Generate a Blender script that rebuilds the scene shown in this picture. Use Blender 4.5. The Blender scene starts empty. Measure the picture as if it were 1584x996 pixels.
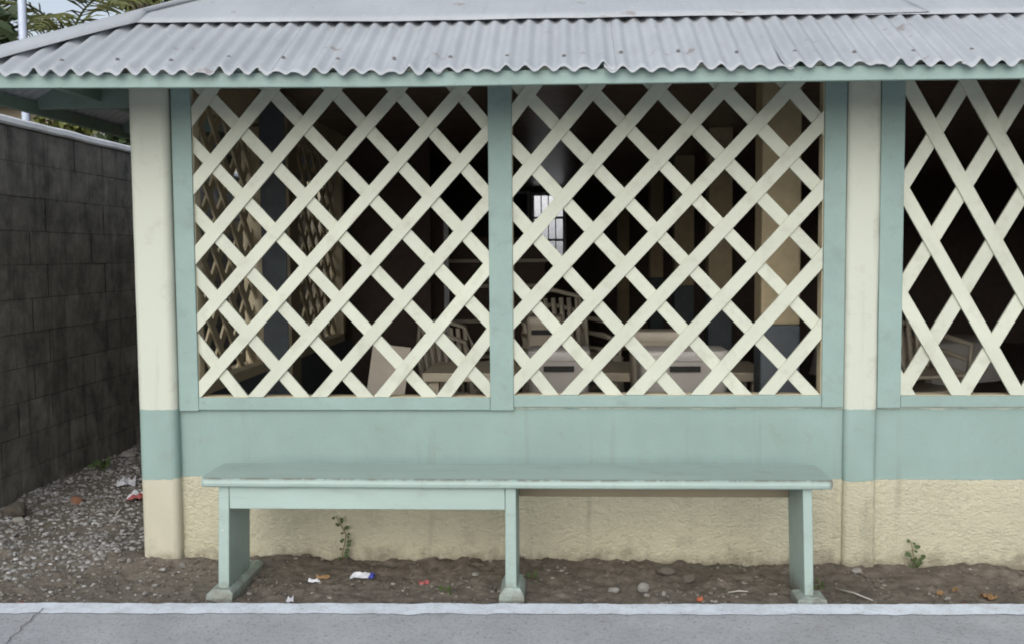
import bpy, math, random
import numpy as np
from mathutils import Vector, Matrix, noise

random.seed(7)
R = math.radians
SC = bpy.context.scene
COL = SC.collection

# ------------------------------------------------------------------ camera, sky, sun, exposure
W, H, F = 1584.0, 996.0, 1600.0
YAW, PITCH, ROLL = R(-2.949), R(-3.716), R(-0.429)
CAM = np.array([0.0, -4.740, 1.42])
fw = np.array([math.sin(YAW)*math.cos(PITCH), math.cos(YAW)*math.cos(PITCH), math.sin(PITCH)])
rt0 = np.array([math.cos(YAW), -math.sin(YAW), 0.0]); up0 = np.cross(rt0, fw)
rt = math.cos(ROLL)*rt0 + math.sin(ROLL)*up0
up = -math.sin(ROLL)*rt0 + math.cos(ROLL)*up0
cd = bpy.data.cameras.new('camera'); cam = bpy.data.objects.new('camera', cd); COL.objects.link(cam)
cd.sensor_fit = 'HORIZONTAL'; cd.sensor_width = 36; cd.lens = F*36/W; cd.clip_start = .05; cd.clip_end = 2000
cam.matrix_world = Matrix(((rt[0], up[0], -fw[0], CAM[0]), (rt[1], up[1], -fw[1], CAM[1]), (rt[2], up[2], -fw[2], CAM[2]), (0, 0, 0, 1)))
SC.camera = cam

SUN_EL, SUN_AZ = R(31), R(188)          # high, behind the camera, veiled by cloud
wd = bpy.data.worlds.new('World'); SC.world = wd; wd.use_nodes = True
nt = wd.node_tree; bgn = nt.nodes['Background']
sky = nt.nodes.new('ShaderNodeTexSky'); sky.sky_type = 'NISHITA'; sky.sun_disc = False
sky.sun_elevation = SUN_EL; sky.sun_rotation = SUN_AZ; sky.air_density = 1.0; sky.dust_density = 2.5; sky.ozone_density = 1.0
hs = nt.nodes.new('ShaderNodeHueSaturation'); hs.inputs['Saturation'].default_value = .5
nt.links.new(sky.outputs[0], hs.inputs['Color']); nt.links.new(hs.outputs[0], bgn.inputs['Color'])
bgn.inputs['Strength'].default_value = .15
sd = bpy.data.lights.new('sun', 'SUN'); so = bpy.data.objects.new('sun', sd); COL.objects.link(so)
sd.energy = 1.5; sd.angle = R(75); sd.color = (.90, .965, 1)
sdir = Vector((math.sin(SUN_AZ)*math.cos(SUN_EL), math.cos(SUN_AZ)*math.cos(SUN_EL), math.sin(SUN_EL)))
so.rotation_euler = sdir.to_track_quat('Z', 'Y').to_euler()
SC.view_settings.view_transform = 'Standard'; SC.view_settings.look = 'None'; SC.view_settings.gamma = 1
SC.view_settings.use_curve_mapping = False; SC.view_settings.exposure = .10
SC.cycles.use_denoising = True; SC.cycles.filter_width = 1.9
SC.cycles.max_bounces = 8; SC.cycles.diffuse_bounces = 5

# ------------------------------------------------------------------ measuring helpers: a sight line met with a real plane
def sight(p): return fw*F + rt*(p[0]-W/2) - up*(p[1]-H/2)
def onY(px, py, y): d = sight((px, py)); return CAM + d*(y-CAM[1])/d[1]
def onZ(px, py, z): d = sight((px, py)); return CAM + d*(z-CAM[2])/d[2]

# ------------------------------------------------------------------ mesh helpers
class MB:
    def __init__(s): s.v = []; s.f = []
    def add(s, vs, fs):
        n = len(s.v); s.v += [tuple(map(float, v)) for v in vs]; s.f += [tuple(i+n for i in f) for f in fs]; return s
    def box(s, x0, x1, y0, y1, z0, z1):
        return s.add([(x0,y0,z0),(x1,y0,z0),(x1,y1,z0),(x0,y1,z0),(x0,y0,z1),(x1,y0,z1),(x1,y1,z1),(x0,y1,z1)],
                     [(0,3,2,1),(4,5,6,7),(0,1,5,4),(1,2,6,5),(2,3,7,6),(3,0,4,7)])
    def hexa(s, b, t):       # bottom quad, top quad, both counter-clockwise seen from above
        return s.add(list(b)+list(t), [(0,3,2,1),(4,5,6,7),(0,1,5,4),(1,2,6,5),(2,3,7,6),(3,0,4,7)])
    def prism_xz(s, poly, y0, y1):
        n = len(poly); a = sum(poly[i][0]*poly[(i+1)%n][1]-poly[(i+1)%n][0]*poly[i][1] for i in range(n))
        if a < 0: poly = poly[::-1]
        return s.add([(x,y0,z) for x,z in poly]+[(x,y1,z) for x,z in poly],
                     [tuple(range(n)), tuple(range(2*n-1, n-1, -1))]+[(i, i+n, (i+1)%n+n, (i+1)%n) for i in range(n)])
    def bar(s, a, b, w, h, upv=(0,0,1)):
        a, b = Vector(a), Vector(b); d = (b-a).normalized(); u = Vector(upv); u = (u-d*u.dot(d)).normalized(); r = d.cross(u)
        q = lambda c: [c-r*w/2-u*h/2, c+r*w/2-u*h/2, c+r*w/2+u*h/2, c-r*w/2+u*h/2]
        return s.add(q(a)+q(b), [(0,1,2,3),(7,6,5,4),(0,4,5,1),(1,5,6,2),(2,6,7,3),(3,7,4,0)])
    def tube(s, pts, rad, n=8):
        pts = [Vector(p) for p in pts]; rs = rad if isinstance(rad, (list, tuple)) else [rad]*len(pts); vs = []; fs = []
        for i, p in enumerate(pts):
            d = (pts[min(i+1, len(pts)-1)]-pts[max(i-1, 0)]).normalized()
            u = Vector((0,0,1)) if abs(d.z) < .9 else Vector((1,0,0)); u = (u-d*u.dot(d)).normalized(); r = d.cross(u)
            vs += [p+(r*math.cos(2*math.pi*k/n)+u*math.sin(2*math.pi*k/n))*rs[i] for k in range(n)]
        for i in range(len(pts)-1):
            fs += [(i*n+k, i*n+(k+1)%n, (i+1)*n+(k+1)%n, (i+1)*n+k) for k in range(n)]
        fs += [tuple(range(n-1,-1,-1)), tuple(range((len(pts)-1)*n, len(pts)*n))]
        return s.add(vs, fs)
    def build(s, name, m, parent=None, smooth=False, bevel=0, seg=1, solid=0):
        me = bpy.data.meshes.new(name); me.from_pydata(s.v, [], s.f); me.update(); me.materials.append(m)
        return link(name, me, parent, smooth, bevel, seg, solid)

def link(name, me, parent=None, smooth=False, bevel=0, seg=1, solid=0):
    if smooth: me.polygons.foreach_set('use_smooth', [True]*len(me.polygons))
    o = bpy.data.objects.new(name, me); COL.objects.link(o)
    if parent: o.parent = parent
    if solid: m = o.modifiers.new('t', 'SOLIDIFY'); m.thickness = solid; m.offset = -1
    if bevel: m = o.modifiers.new('b', 'BEVEL'); m.width = bevel; m.segments = seg; m.limit_method = 'ANGLE'
    return o
def empty(name, loc=(0,0,0), rz=0):
    o = bpy.data.objects.new(name, None); COL.objects.link(o); o.location = loc; o.rotation_euler.z = rz; o.empty_display_size = .1; return o
def tag(o, label=None, cat=None, group=None, kind=None):
    for k, v in (('label', label), ('category', cat), ('group', group), ('kind', kind)):
        if v: o[k] = v
    return o
def copy_tree(o, parent=None):
    c = o.copy(); COL.objects.link(c); c.parent = parent
    for ch in list(o.children): copy_tree(ch, c)
    return c
def fbm(x, y, z, o=4): return noise.fractal(Vector((x, y, z)), 1.0, 2.0, o)

def grid(name, xs, ys, fn, m, parent=None, smooth=True):
    nx, ny = len(xs), len(ys); v = [fn(x, y) for y in ys for x in xs]
    f = [(j*nx+i, j*nx+i+1, (j+1)*nx+i+1, (j+1)*nx+i) for j in range(ny-1) for i in range(nx-1)]
    me = bpy.data.meshes.new(name); me.from_pydata(v, [], f); me.update(); me.materials.append(m)
    return link(name, me, parent, smooth)

# ------------------------------------------------------------------ materials
class NB:
    def __init__(s, name):
        s.m = bpy.data.materials.new(name); s.m.use_nodes = True; s.t = s.m.node_tree; s.b = s.t.nodes['Principled BSDF']
        s.geo = s.t.nodes.new('ShaderNodeNewGeometry'); s.obj = s.t.nodes.new('ShaderNodeTexCoord')
    def n(s, typ, **k):
        o = s.t.nodes.new(typ)
        for a, b in k.items(): setattr(o, a, b)
        return o
    def l(s, a, b): s.t.links.new(a, b)
    def map(s, scale=(1,1,1), world=True):
        mp = s.n('ShaderNodeMapping'); mp.inputs['Scale'].default_value = scale
        s.l(s.geo.outputs['Position'] if world else s.obj.outputs['Object'], mp.inputs['Vector']); return mp.outputs[0]
    def noise(s, scale, det=5, rough=.6, vec=None):
        o = s.n('ShaderNodeTexNoise'); o.inputs['Scale'].default_value = scale; o.inputs['Detail'].default_value = det; o.inputs['Roughness'].default_value = rough
        s.l(vec if vec else s.geo.outputs['Position'], o.inputs['Vector']); return o.outputs['Fac']
    def ramp(s, fac, stops):
        o = s.n('ShaderNodeValToRGB'); e = o.color_ramp.elements
        while len(e) < len(stops): e.new(.5)
        for i, (p, c) in enumerate(stops):
            e[i].position = p; e[i].color = (*c, 1) if isinstance(c, tuple) else (c, c, c, 1)
        s.l(fac, o.inputs[0]); return o.outputs[0]
    def mix(s, fac, a, b, mode='MIX'):
        o = s.n('ShaderNodeMix', data_type='RGBA', blend_type=mode)
        for i, x in ((0, fac), (6, a), (7, b)):
            if isinstance(x, (int, float)): o.inputs[i].default_value = x
            elif isinstance(x, tuple): o.inputs[i].default_value = (*x, 1)
            else: s.l(x, o.inputs[i])
        return o.outputs[2]
    def math(s, op, a, b=None):
        o = s.n('ShaderNodeMath', operation=op)
        for i, x in ((0, a), (1, b)):
            if x is None: continue
            if isinstance(x, (int, float)): o.inputs[i].default_value = x
            else: s.l(x, o.inputs[i])
        return o.outputs[0]
    def bump(s, h, strength, dist=.01, prev=None):
        o = s.n('ShaderNodeBump'); o.inputs['Strength'].default_value = strength; o.inputs['Distance'].default_value = dist; s.l(h, o.inputs['Height'])
        if prev: s.l(prev, o.inputs['Normal'])
        return o.outputs[0]
    def done(s, col, rough=.7, spec=.3, normal=None, metal=0):
        if isinstance(col, tuple): s.b.inputs['Base Color'].default_value = (*col, 1)
        else: s.l(col, s.b.inputs['Base Color'])
        if isinstance(rough, (int, float)): s.b.inputs['Roughness'].default_value = rough
        else: s.l(rough, s.b.inputs['Roughness'])
        s.b.inputs['Specular IOR Level'].default_value = spec; s.b.inputs['Metallic'].default_value = metal
        if normal: s.l(normal, s.b.inputs['Normal'])
        return s.m

def scl(c, k): return tuple(min(1, x*k) for x in c)
def paint(name, c, dirt=(.25,.22,.16), amt=.25, var=.08, rough=.55, bscale=90, bstr=.12, objvar=0.0, grain=None):
    b = NB(name)
    base = b.mix(b.ramp(b.noise(3.2), [(.3, 0.0), (.7, 1.0)]), scl(c, 1-var), scl(c, 1+var))
    if objvar:
        oi = b.n('ShaderNodeObjectInfo'); base = b.mix(b.math('MULTIPLY', oi.outputs['Random'], objvar), base, scl(c, .72))
    d = b.math('MULTIPLY', b.ramp(b.noise(9, 8, .7), [(.52, 0.0), (.78, 1.0)]), amt)
    base = b.mix(d, base, dirt)
    sp = b.ramp(b.noise(75, 3, .6), [(.68, 0.0), (.74, 1.0)])
    base = b.mix(b.math('MULTIPLY', sp, amt*.9), base, scl(dirt, .55))
    vec = b.map(grain) if grain else None
    return b.done(base, rough, .35, b.bump(b.noise(bscale, 5, .65, vec), bstr, .006))

CREAM = (.50, .475, .37); CREAM_LOW = (.63, .59, .435); TEAL = (.255, .348, .322)
M = {}
M['cream'] = paint('cream_paint', (.545, .56, .465), amt=.48, objvar=.28, grain=(1, 1, 1))
M['cream_in'] = paint('cream_paint_dusty', (.58, .50, .34), amt=.3)
M['teal'] = paint('teal_paint', TEAL, dirt=(.16,.17,.14), amt=.42, bstr=.3)
M['teal_bench'] = paint('teal_bench_paint', (.325, .41, .385), dirt=(.17,.17,.13), amt=.5, rough=.45, bstr=.4, grain=(.06, 1, 1))
M['teal_shaded'] = paint('teal_paint_shaded', (.20, .27, .23), dirt=(.10,.10,.08), amt=.35)  # the same teal, darkened in the colour for shade beneath the eaves
M['shaded_beige'] = paint('shaded_beige_board', (.27, .225, .15), dirt=(.2,.15,.09), amt=.4, grain=(.3,1,1))  # brown holds the shade on beige aprons and the cream post side

def bench_mat():
    c = (.335, .425, .39); b = NB('worn_teal_bench_paint'); sx = b.n('ShaderNodeSeparateXYZ'); b.l(b.geo.outputs['Position'], sx.inputs[0])
    x = b.mix(b.ramp(b.noise(3.2, 6, .6, b.map((.4, 1, 1))), [(.3, 0.0), (.7, 1.0)]), scl(c, .90), scl(c, 1.08))
    gr = b.noise(60, 6, .65, b.map((.05, 1, .5)))
    x = b.mix(b.math('MULTIPLY', b.ramp(gr, [(.55, 0.0), (.72, 1.0)]), .35), x, scl(c, .62))
    d = b.ramp(b.noise(8, 9, .72), [(.54, 0.0), (.76, 1.0)]); x = b.mix(b.math('MULTIPLY', d, .40), x, (.19, .185, .14))
    ym = b.ramp(b.math('ABSOLUTE', b.math('ADD', sx.outputs['Y'], .566)), [(.006, 1.0), (.014, 0.0)])
    zm = b.math('GREATER_THAN', sx.outputs['Z'], .48); wn = b.ramp(b.noise(9, 7, .7, b.map((1, .2, .2))), [(.44, 0.0), (.54, 1.0)])
    x = b.mix(b.math('MULTIPLY', b.math('MULTIPLY', ym, zm), b.math('MULTIPLY', wn, .75)), x, (.16, .13, .10))
    ch = b.ramp(b.noise(34, 8, .7), [(.665, 0.0), (.69, 1.0)]); x = b.mix(b.math('MULTIPLY', ch, .8), x, (.55, .56, .50))
    md = b.ramp(b.math('SUBTRACT', b.math('MULTIPLY', b.noise(22, 8, .7), .22), sx.outputs['Z']), [(.03, 0.0), (.12, 1.0)]); x = b.mix(b.math('MULTIPLY', md, .8), x, (.15, .125, .095))
    return b.done(x, .5, .35, b.bump(gr, .35, .004))
M['teal_bench'] = bench_mat()
def wall_mat(name='painted_render', stucco=1.0, low_c=CREAM_LOW):      # cream render below, teal dado, cream above: three coats of paint with brushed edges
    b = NB(name); sx = b.n('ShaderNodeSeparateXYZ'); b.l(b.geo.outputs['Position'], sx.inputs[0]); z = sx.outputs['Z']
    wob = b.math('MULTIPLY', b.math('SUBTRACT', b.noise(9, 8, .72), .5), .032)
    zz = b.math('ADD', z, wob)
    teal = b.mix(b.ramp(b.noise(2.6), [(.3, 0.0), (.7, 1.0)]), scl(TEAL, .93), scl(TEAL, 1.07))
    cream = b.mix(b.ramp(b.noise(3.4), [(.3, 0.0), (.7, 1.0)]), scl(low_c, .93), scl(low_c, 1.05))
    cream = b.mix(b.math('GREATER_THAN', z, .55), cream, (.52, .54, .46))
    m1 = b.math('GREATER_THAN', zz, .388); m2 = b.math('LESS_THAN', zz, .712)
    col = b.mix(b.math('MULTIPLY', m1, m2), cream, teal)
    # splash dirt that climbs from the soil, its own ragged outline
    sp = b.math('SUBTRACT', b.math('MULTIPLY', b.noise(11, 8, .7), .30), z)
    col = b.mix(b.math('MULTIPLY', b.ramp(sp, [(.09, 0.0), (.17, 1.0)]), .6), col, (.17, .13, .09))
    d = b.ramp(b.noise(6, 9, .72), [(.55, 0.0), (.82, 1.0)])
    col = b.mix(b.math('MULTIPLY', d, .55), col, (.23, .21, .155))
    st = b.ramp(b.noise(5, 6, .6, b.map((3.0, 3.0, .22))), [(.58, 0.0), (.75, 1.0)])
    col = b.mix(b.math('MULTIPLY', st, .30), col, (.20, .20, .16))
    low = b.math('LESS_THAN', zz, .39)
    vo = b.n('ShaderNodeTexVoronoi'); vo.inputs['Scale'].default_value = 70; b.l(b.map((.8, 1, 1.25)), vo.inputs['Vector'])
    hh = b.math('ADD', b.math('MULTIPLY', b.noise(100, 6, .72, b.map((.8, 1, 1.15))), 1.0), b.math('MULTIPLY', vo.outputs['Distance'], -.35))
    hh = b.math('MULTIPLY', hh, b.math('ADD', b.math('MULTIPLY', low, stucco), .10))
    nr = b.bump(hh, 1.0, .012)
    return b.done(col, .72, .25, nr)
M['wall'] = wall_mat()
M['column'] = wall_mat('smooth_column_render', .06, CREAM)

def roof_mat():
    b = NB('weathered_sheet_paint')
    c = b.mix(b.ramp(b.noise(2.4, 6, .6), [(.3, 0.0), (.7, 1.0)]), (.355, .375, .40), (.43, .45, .475))
    st = b.ramp(b.noise(9, 7, .65, b.map((3.2, .45, .45))), [(.50, 0.0), (.72, 1.0)])
    c = b.mix(b.math('MULTIPLY', st, .22), c, (.25, .245, .25))
    ru = b.ramp(b.noise(7.5, 8, .62), [(.645, 0.0), (.69, 1.0)])
    c = b.mix(b.math('MULTIPLY', ru, .55), c, (.20, .15, .13))
    sp = b.ramp(b.noise(60, 2, .5), [(.70, 0.0), (.74, 1.0)])
    c = b.mix(b.math('MULTIPLY', sp, .4), c, (.78, .78, .78))
    return b.done(c, .62, .35, b.bump(b.noise(120, 4, .6), .12, .004))
M['roof'] = roof_mat()

def block_mat():
    b = NB('mouldy_concrete'); oi = b.n('ShaderNodeObjectInfo')
    c = b.mix(b.ramp(b.noise(5, 8, .68), [(.35, 0.0), (.68, 1.0)]), (.10, .098, .088), (.31, .29, .25))
    st = b.ramp(b.noise(4, 6, .6, b.map((3, 3, .25))), [(.5, 0.0), (.68, 1.0)])
    c = b.mix(b.math('MULTIPLY', st, .6), c, (.055, .057, .05))
    pale = b.ramp(b.noise(2.2, 9, .75), [(.60, 0.0), (.72, 1.0)])
    c = b.mix(b.math('MULTIPLY', pale, .45), c, (.30, .29, .25))
    c = b.mix(b.math('MULTIPLY', oi.outputs['Random'], .35), c, (.11, .108, .095))
    return b.done(c, .9, .15, b.bump(b.noise(70, 6, .7), .6, .008))
M['block'] = block_mat()

def ground_mat(name, a, c, d, sc=14, bs=.7):
    b = NB(name)
    x = b.mix(b.ramp(b.noise(sc, 9, .7), [(.32, 0.0), (.68, 1.0)]), a, c)
    x = b.mix(b.ramp(b.noise(2.3, 6, .6), [(.42, 0.0), (.66, .7)]), x, d)
    sp = b.ramp(b.noise(150, 3, .6), [(.66, 0.0), (.74, 1.0)])
    x = b.mix(b.math('MULTIPLY', sp, .5), x, (.38, .34, .28))
    if name == 'damp_soil':
        sx = b.n('ShaderNodeSeparateXYZ'); b.l(b.geo.outputs['Position'], sx.inputs[0])
        dst = b.ramp(b.math('ADD', b.math('MULTIPLY', sx.outputs['X'], -.35), b.math('MULTIPLY', b.noise(5, 7, .7), .9)), [(.95, 0.0), (1.25, 1.0)])
        x = b.mix(b.math('MULTIPLY', dst, .42), x, (.22, .195, .16))
        x = b.mix(b.math('MULTIPLY', b.ramp(b.noise(22, 6, .7), [(.56, 0.0), (.66, 1.0)]), .6), x, (.045, .037, .03))
    return b.done(x, .95, .1, b.bump(b.noise(95, 7, .75), bs, .012))
M['soil'] = ground_mat('damp_soil', (.09, .074, .06), (.26, .22, .18), (.13, .11, .09))
M['earth'] = ground_mat('far_earth', (.10, .085, .06), (.17, .15, .11), (.09, .10, .05), 3, .3)

def road_mat():
    b = NB('old_concrete_paving')
    c = b.mix(b.ramp(b.noise(3.0, 8, .65), [(.3, 0.0), (.7, 1.0)]), (.365, .375, .395), (.50, .51, .53))
    ag = b.n('ShaderNodeTexVoronoi'); ag.inputs['Scale'].default_value = 58; b.l(b.geo.outputs['Position'], ag.inputs['Vector'])
    c = b.mix(b.math('MULTIPLY', b.ramp(ag.outputs['Distance'], [(.05, 1.0), (.34, 0.0)]), .5), c, (.20, .195, .20))
    c = b.mix(b.math('MULTIPLY', b.ramp(b.noise(34, 6, .7), [(.56, 0.0), (.72, 1.0)]), .45), c, (.15, .14, .135))
    c = b.mix(b.math('MULTIPLY', b.ramp(b.noise(1.3, 5, .6), [(.5, 0.0), (.7, 1.0)]), .35), c, (.22, .20, .175))
    c = b.mix(b.math('MULTIPLY', b.ramp(b.noise(150, 4, .7), [(.48, 0.0), (.64, 1.0)]), .55), c, (.52, .53, .55))
    c = b.mix(b.math('MULTIPLY', b.ramp(b.noise(75, 5, .7), [(.55, 0.0), (.66, 1.0)]), .6), c, (.12, .12, .125))
    return b.done(c, .9, .2, b.bump(b.noise(130, 6, .7), .8, .006))
M['road'] = road_mat()
def line_mat():
    b = NB('worn_white_line')
    w = b.ramp(b.noise(13, 9, .72), [(.38, 0.0), (.60, 1.0)])
    c = b.mix(b.math('MULTIPLY', w, .55), (.78, .83, .90), (.52, .53, .56))
    c = b.mix(b.math('MULTIPLY', b.ramp(b.noise(70, 4, .6), [(.58, 0.0), (.68, 1.0)]), .5), c, (.22, .20, .18))
    return b.done(c, .85, .2, b.bump(b.noise(110, 6, .7), .5, .006))
M['line'] = line_mat()

def stone_mat(name, a, c):
    b = NB(name); oi = b.n('ShaderNodeObjectInfo')
    x = b.mix(b.ramp(b.noise(26, 5, .6), [(.3, 0.0), (.7, 1.0)]), a, c)
    x = b.mix(b.ramp(b.geo.outputs['Random Per Island'], [(0.0, 0.0), (.55, .45), (1.0, .85)]), x, scl(a, .75))
    return b.done(x, .9, .2, b.bump(b.noise(160, 5, .7), .5, .005))
M['gravel'] = stone_mat('grey_gravel', (.20, .185, .165), (.58, .575, .57))
M['pebble'] = stone_mat('soil_pebble', (.12, .10, .08), (.42, .39, .34))
M['stone'] = stone_mat('pale_stone', (.34, .32, .29), (.56, .54, .50))
M['brick'] = stone_mat('brick_shard', (.24, .12, .075), (.36, .20, .13))

def simple(name, c, rough=.6, spec=.3, var=.12, sc=12, bs=.1):
    b = NB(name)
    return b.done(b.mix(b.ramp(b.noise(sc, 5, .6), [(.3, 0.0), (.7, 1.0)]), scl(c, 1-var), scl(c, 1+var)), rough, spec, b.bump(b.noise(sc*9, 4, .6), bs, .004))
M['floor'] = simple('cement_floor', (.24, .20, .165), .6)
M['ceiling'] = simple('brown_ceiling_board', (.27, .20, .15), .32, .5)
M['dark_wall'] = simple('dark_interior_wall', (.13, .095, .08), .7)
M['wood'] = simple('brown_cabinet_wood', (.10, .06, .04), .5)
M['plastic_white'] = simple('white_plastic', (.54, .50, .46), .4, .4, .06)
M['plastic_beige'] = simple('beige_plastic', (.50, .44, .35), .4, .4, .06)
M['table'] = simple('pale_table_laminate', (.55, .48, .36), .4, .4, .08)
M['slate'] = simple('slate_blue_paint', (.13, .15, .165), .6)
M['column_in'] = simple('tan_column_paint', (.56, .46, .29), .6)
M['white'] = simple('white_paint', (.75, .76, .78), .5)
M['black'] = simple('plain_black', (.02, .02, .02), .6)
M['house'] = simple('neighbour_render', (.34, .30, .23), .85, .2, .15, 2, .2)
M['house_roof'] = simple('neighbour_roof', (.33, .33, .33), .7)
M['glass_dark'] = simple('dark_window_glass', (.03, .035, .04), .12, .5)
M['pipe'] = simple('pale_blue_pipe', (.50, .55, .66), .45, .4, .05)
M['bark'] = simple('palm_bark', (.17, .14, .10), .9, .1, .3, 15, .6)
def leaf_mat(name, a, c):
    b = NB(name)
    x = b.mix(b.ramp(b.noise(4, 4, .6), [(.35, 0.0), (.65, 1.0)]), a, c)
    m = b.done(x, .5, .3)
    b.b.inputs['Subsurface Weight'].default_value = 0
    return m
M['palm'] = leaf_mat('palm_leaflet', (.08, .095, .03), (.17, .175, .065))
M['leaf'] = leaf_mat('dark_leaf', (.035, .055, .025), (.075, .10, .045))
M['leaf_lt'] = leaf_mat('yellow_green_leaf', (.12, .14, .035), (.20, .21, .07))
M['weed'] = leaf_mat('weed_leaf', (.055, .085, .03), (.10, .125, .05))
M['dry'] = leaf_mat('dry_leaf', (.22, .12, .05), (.34, .21, .10))
M['stem'] = simple('weed_stem', (.16, .12, .06), .8)
M['stick'] = simple('bleached_stick', (.50, .47, .42), .8)
M['foil'] = simple('white_wrapper', (.58, .58, .62), .35, .5, .06)
M['blue'] = simple('blue_print', (.05, .06, .32), .4)
M['red'] = simple('red_print', (.30, .07, .07), .4)
M['orange'] = simple('orange_scrap', (.38, .11, .05), .4)

# ================================================================== SETTING: ground, paving, soil, gravel
gm = MB().add([(-300,-200,-.09),(300,-200,-.09),(300,500,-.09),(-300,500,-.09)], [(0,1,2,3)])
tag(gm.build('ground', M['earth']), kind='structure')

KX0, KY0, KX1, KY1 = -2.3, -.715, 1.8, -.612      # the paving's edge runs slightly askew to the wall
def kerbY(x): return KY0+(KY1-KY0)*(x-KX0)/(KX1-KX0)
def edgeN(x): return .010*fbm(x*7, 3.1, 0, 5)+.012*fbm(x*1.7, 9.4, 0, 3)
xs = list(np.arange(-4.2, 3.2, .012)); n = len(xs); v = []; f = []
xs = [-40.0, -8.0]+xs+[8.0, 40.0]; n = len(xs)
RZ = .022
for x in xs:
    e = kerbY(x)+edgeN(x)
    rz = RZ+.003*fbm(x*9, 1, 0, 3)
    v += [(x, e+.012, -.08), (x, e+.004, rz-.010), (x, e-.012, rz), (x, e-.20, RZ), (x, -4.0, RZ), (x, -25.0, RZ-.05)]
for i in range(n-1):
    for k in range(5): f.append((i*6+k, i*6+k+1, (i+1)*6+k+1, (i+1)*6+k))
me = bpy.data.meshes.new('paving'); me.from_pydata(v, [], [q[::-1] for q in f]); me.update(); me.materials.append(M['road'])
me.flip_normals() if me.polygons[3].normal.z < 0 else None
tag(link('paving', me), kind='structure')
# worn white edge line, a sheet on the paving
v = []; f = []; lx = list(np.arange(-4.2, 3.2, .01)); 
for x in lx:
    e = kerbY(x)+edgeN(x)
    v += [(x, e-.012-.004+.004*fbm(x*30, 2, 5, 3), RZ+.004), (x, e-.135+.010*fbm(x*14, 7, 2, 5)+.008*fbm(x*2.5, 7, 2, 2), RZ+.004)]
f = [(i*2, i*2+1, i*2+3, i*2+2) for i in range(len(lx)-1)]
me = bpy.data.meshes.new('edge_line'); me.from_pydata(v, [], f); me.update(); me.materials.append(M['line'])
tag(link('edge_line', me), kind='structure')
# the crack between two paving bays, at the left
ck = MB(); a = onZ(66, 940, RZ+.005); c = onZ(2, 1000, RZ+.005)
pts = [a+(c-a)*t+np.array([.006*math.sin(t*23), .004*math.cos(t*31), 0]) for t in np.linspace(0, 1.6, 24)]
vs = []
for p in pts: vs += [(p[0]-.002, p[1], RZ+.0055), (p[0]+.002, p[1], RZ+.0055)]
ck.add(vs, [(i*2, i*2+1, i*2+3, i*2+2) for i in range(len(pts)-1)])
tag(ck.build('paving_crack', simple('crack_grit', (.10, .095, .09), .95)), kind='structure')

def soilz(x, y):
    b = .016*fbm(x*3, y*3, 1, 4)+.009*fbm(x*12, y*12, 4, 5)+.008*fbm(x*40, y*40, 8, 4)
    heap = .030*max(0, 1-abs(y+.04)/.22)*(.35+.9*max(0, fbm(x*1.9+4, 2, 0, 3)+.35))      # soil banked against the wall
    alley = .03*max(0, min(1, (-1.9-x)/.4))
    slope = -.012*max(0, x)
    return -.012+b+heap+alley+slope
tag(grid('soil', list(np.arange(-3.4, 2.9, .012)), list(np.arange(-.82, .12, .012)), lambda x, y: (x, y, soilz(x, y)), M['soil']), kind='structure')
tag(grid('alley_soil', list(np.arange(-3.4, -1.7, .03)), list(np.arange(.118, 7, .04)), lambda x, y: (x, y, soilz(x, y)), M['soil']), kind='structure')

# stones: a few hand-cut shapes, thrown many times
def stone_shapes(k):
    out = []
    t = (1+5**.5)/2
    ico = np.array([(-1,t,0),(1,t,0),(-1,-t,0),(1,-t,0),(0,-1,t),(0,1,t),(0,-1,-t),(0,1,-t),(t,0,-1),(t,0,1),(-t,0,-1),(-t,0,1)])/math.sqrt(1+t*t)
    fc = [(0,11,5),(0,5,1),(0,1,7),(0,7,10),(0,10,11),(1,5,9),(5,11,4),(11,10,2),(10,7,6),(7,1,8),(3,9,4),(3,4,2),(3,2,6),(3,6,8),(3,8,9),(4,9,5),(2,4,11),(6,2,10),(8,6,7),(9,8,1)]
    rg = np.random.RandomState(k)
    for _ in range(12):
        out.append((ico*(1+rg.uniform(-.28, .28, (12, 1)))*np.array([1, rg.uniform(.6, .95), rg.uniform(.4, .7)]), fc))
    return out
SH = stone_shapes(3)
def scatter(name, n, xr, yr, smin, smax, dens, m, label, cat):
    rg = np.random.RandomState(len(name)); V = []; Fc = []; c = 0
    while n > 0:
        n -= 1
        x = rg.uniform(*xr); y = rg.uniform(*yr)
        if rg.rand() > dens(x, y): continue
        s = smin*(smax/smin)**(rg.rand()**2.2)
        vs, fc = SH[rg.randint(12)]; a = rg.uniform(0, 6.28)
        rm = np.array([[math.cos(a), -math.sin(a), 0], [math.sin(a), math.cos(a), 0], [0, 0, 1]])
        p = vs@rm.T*s/2+np.array([x, y, soilz(x, y)+s*.12])
        V.append(p); Fc += [(i+c, j+c, k+c) for i, j, k in fc]; c += 12
    me = bpy.data.meshes.new(name); me.from_pydata(np.concatenate(V).tolist(), [], Fc); me.update(); me.materials.append(m)
    return tag(link(name, me), label, cat, kind='stuff')
def d_alley(x, y):
    edge = -1.95-.55*max(0, min(1, (.25-y)/.9))+.18*fbm(x*3, y*3, 6, 3)
    return min(1, .35+.9*max(0, .55+fbm(x*2.5, y*2.5, 3, 3))) if x < edge and y > -.62 and x > -3.25 else .12 if x < -2.02 or y < -.05 else 0
scatter('gravel', 34000, (-3.3, -1.75), (-.70, 5), .006, .038, d_alley, M['gravel'], 'loose grey gravel in the alley beside the dark block wall', 'gravel')
def d_front(x, y):
    if y < kerbY(x)+.02 or y > -.01: return 0
    return .12+1.2*max(0, fbm(x*4, y*4, 2, 4))**1.3+(.22 if x < -1.3 else 0)
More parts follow.
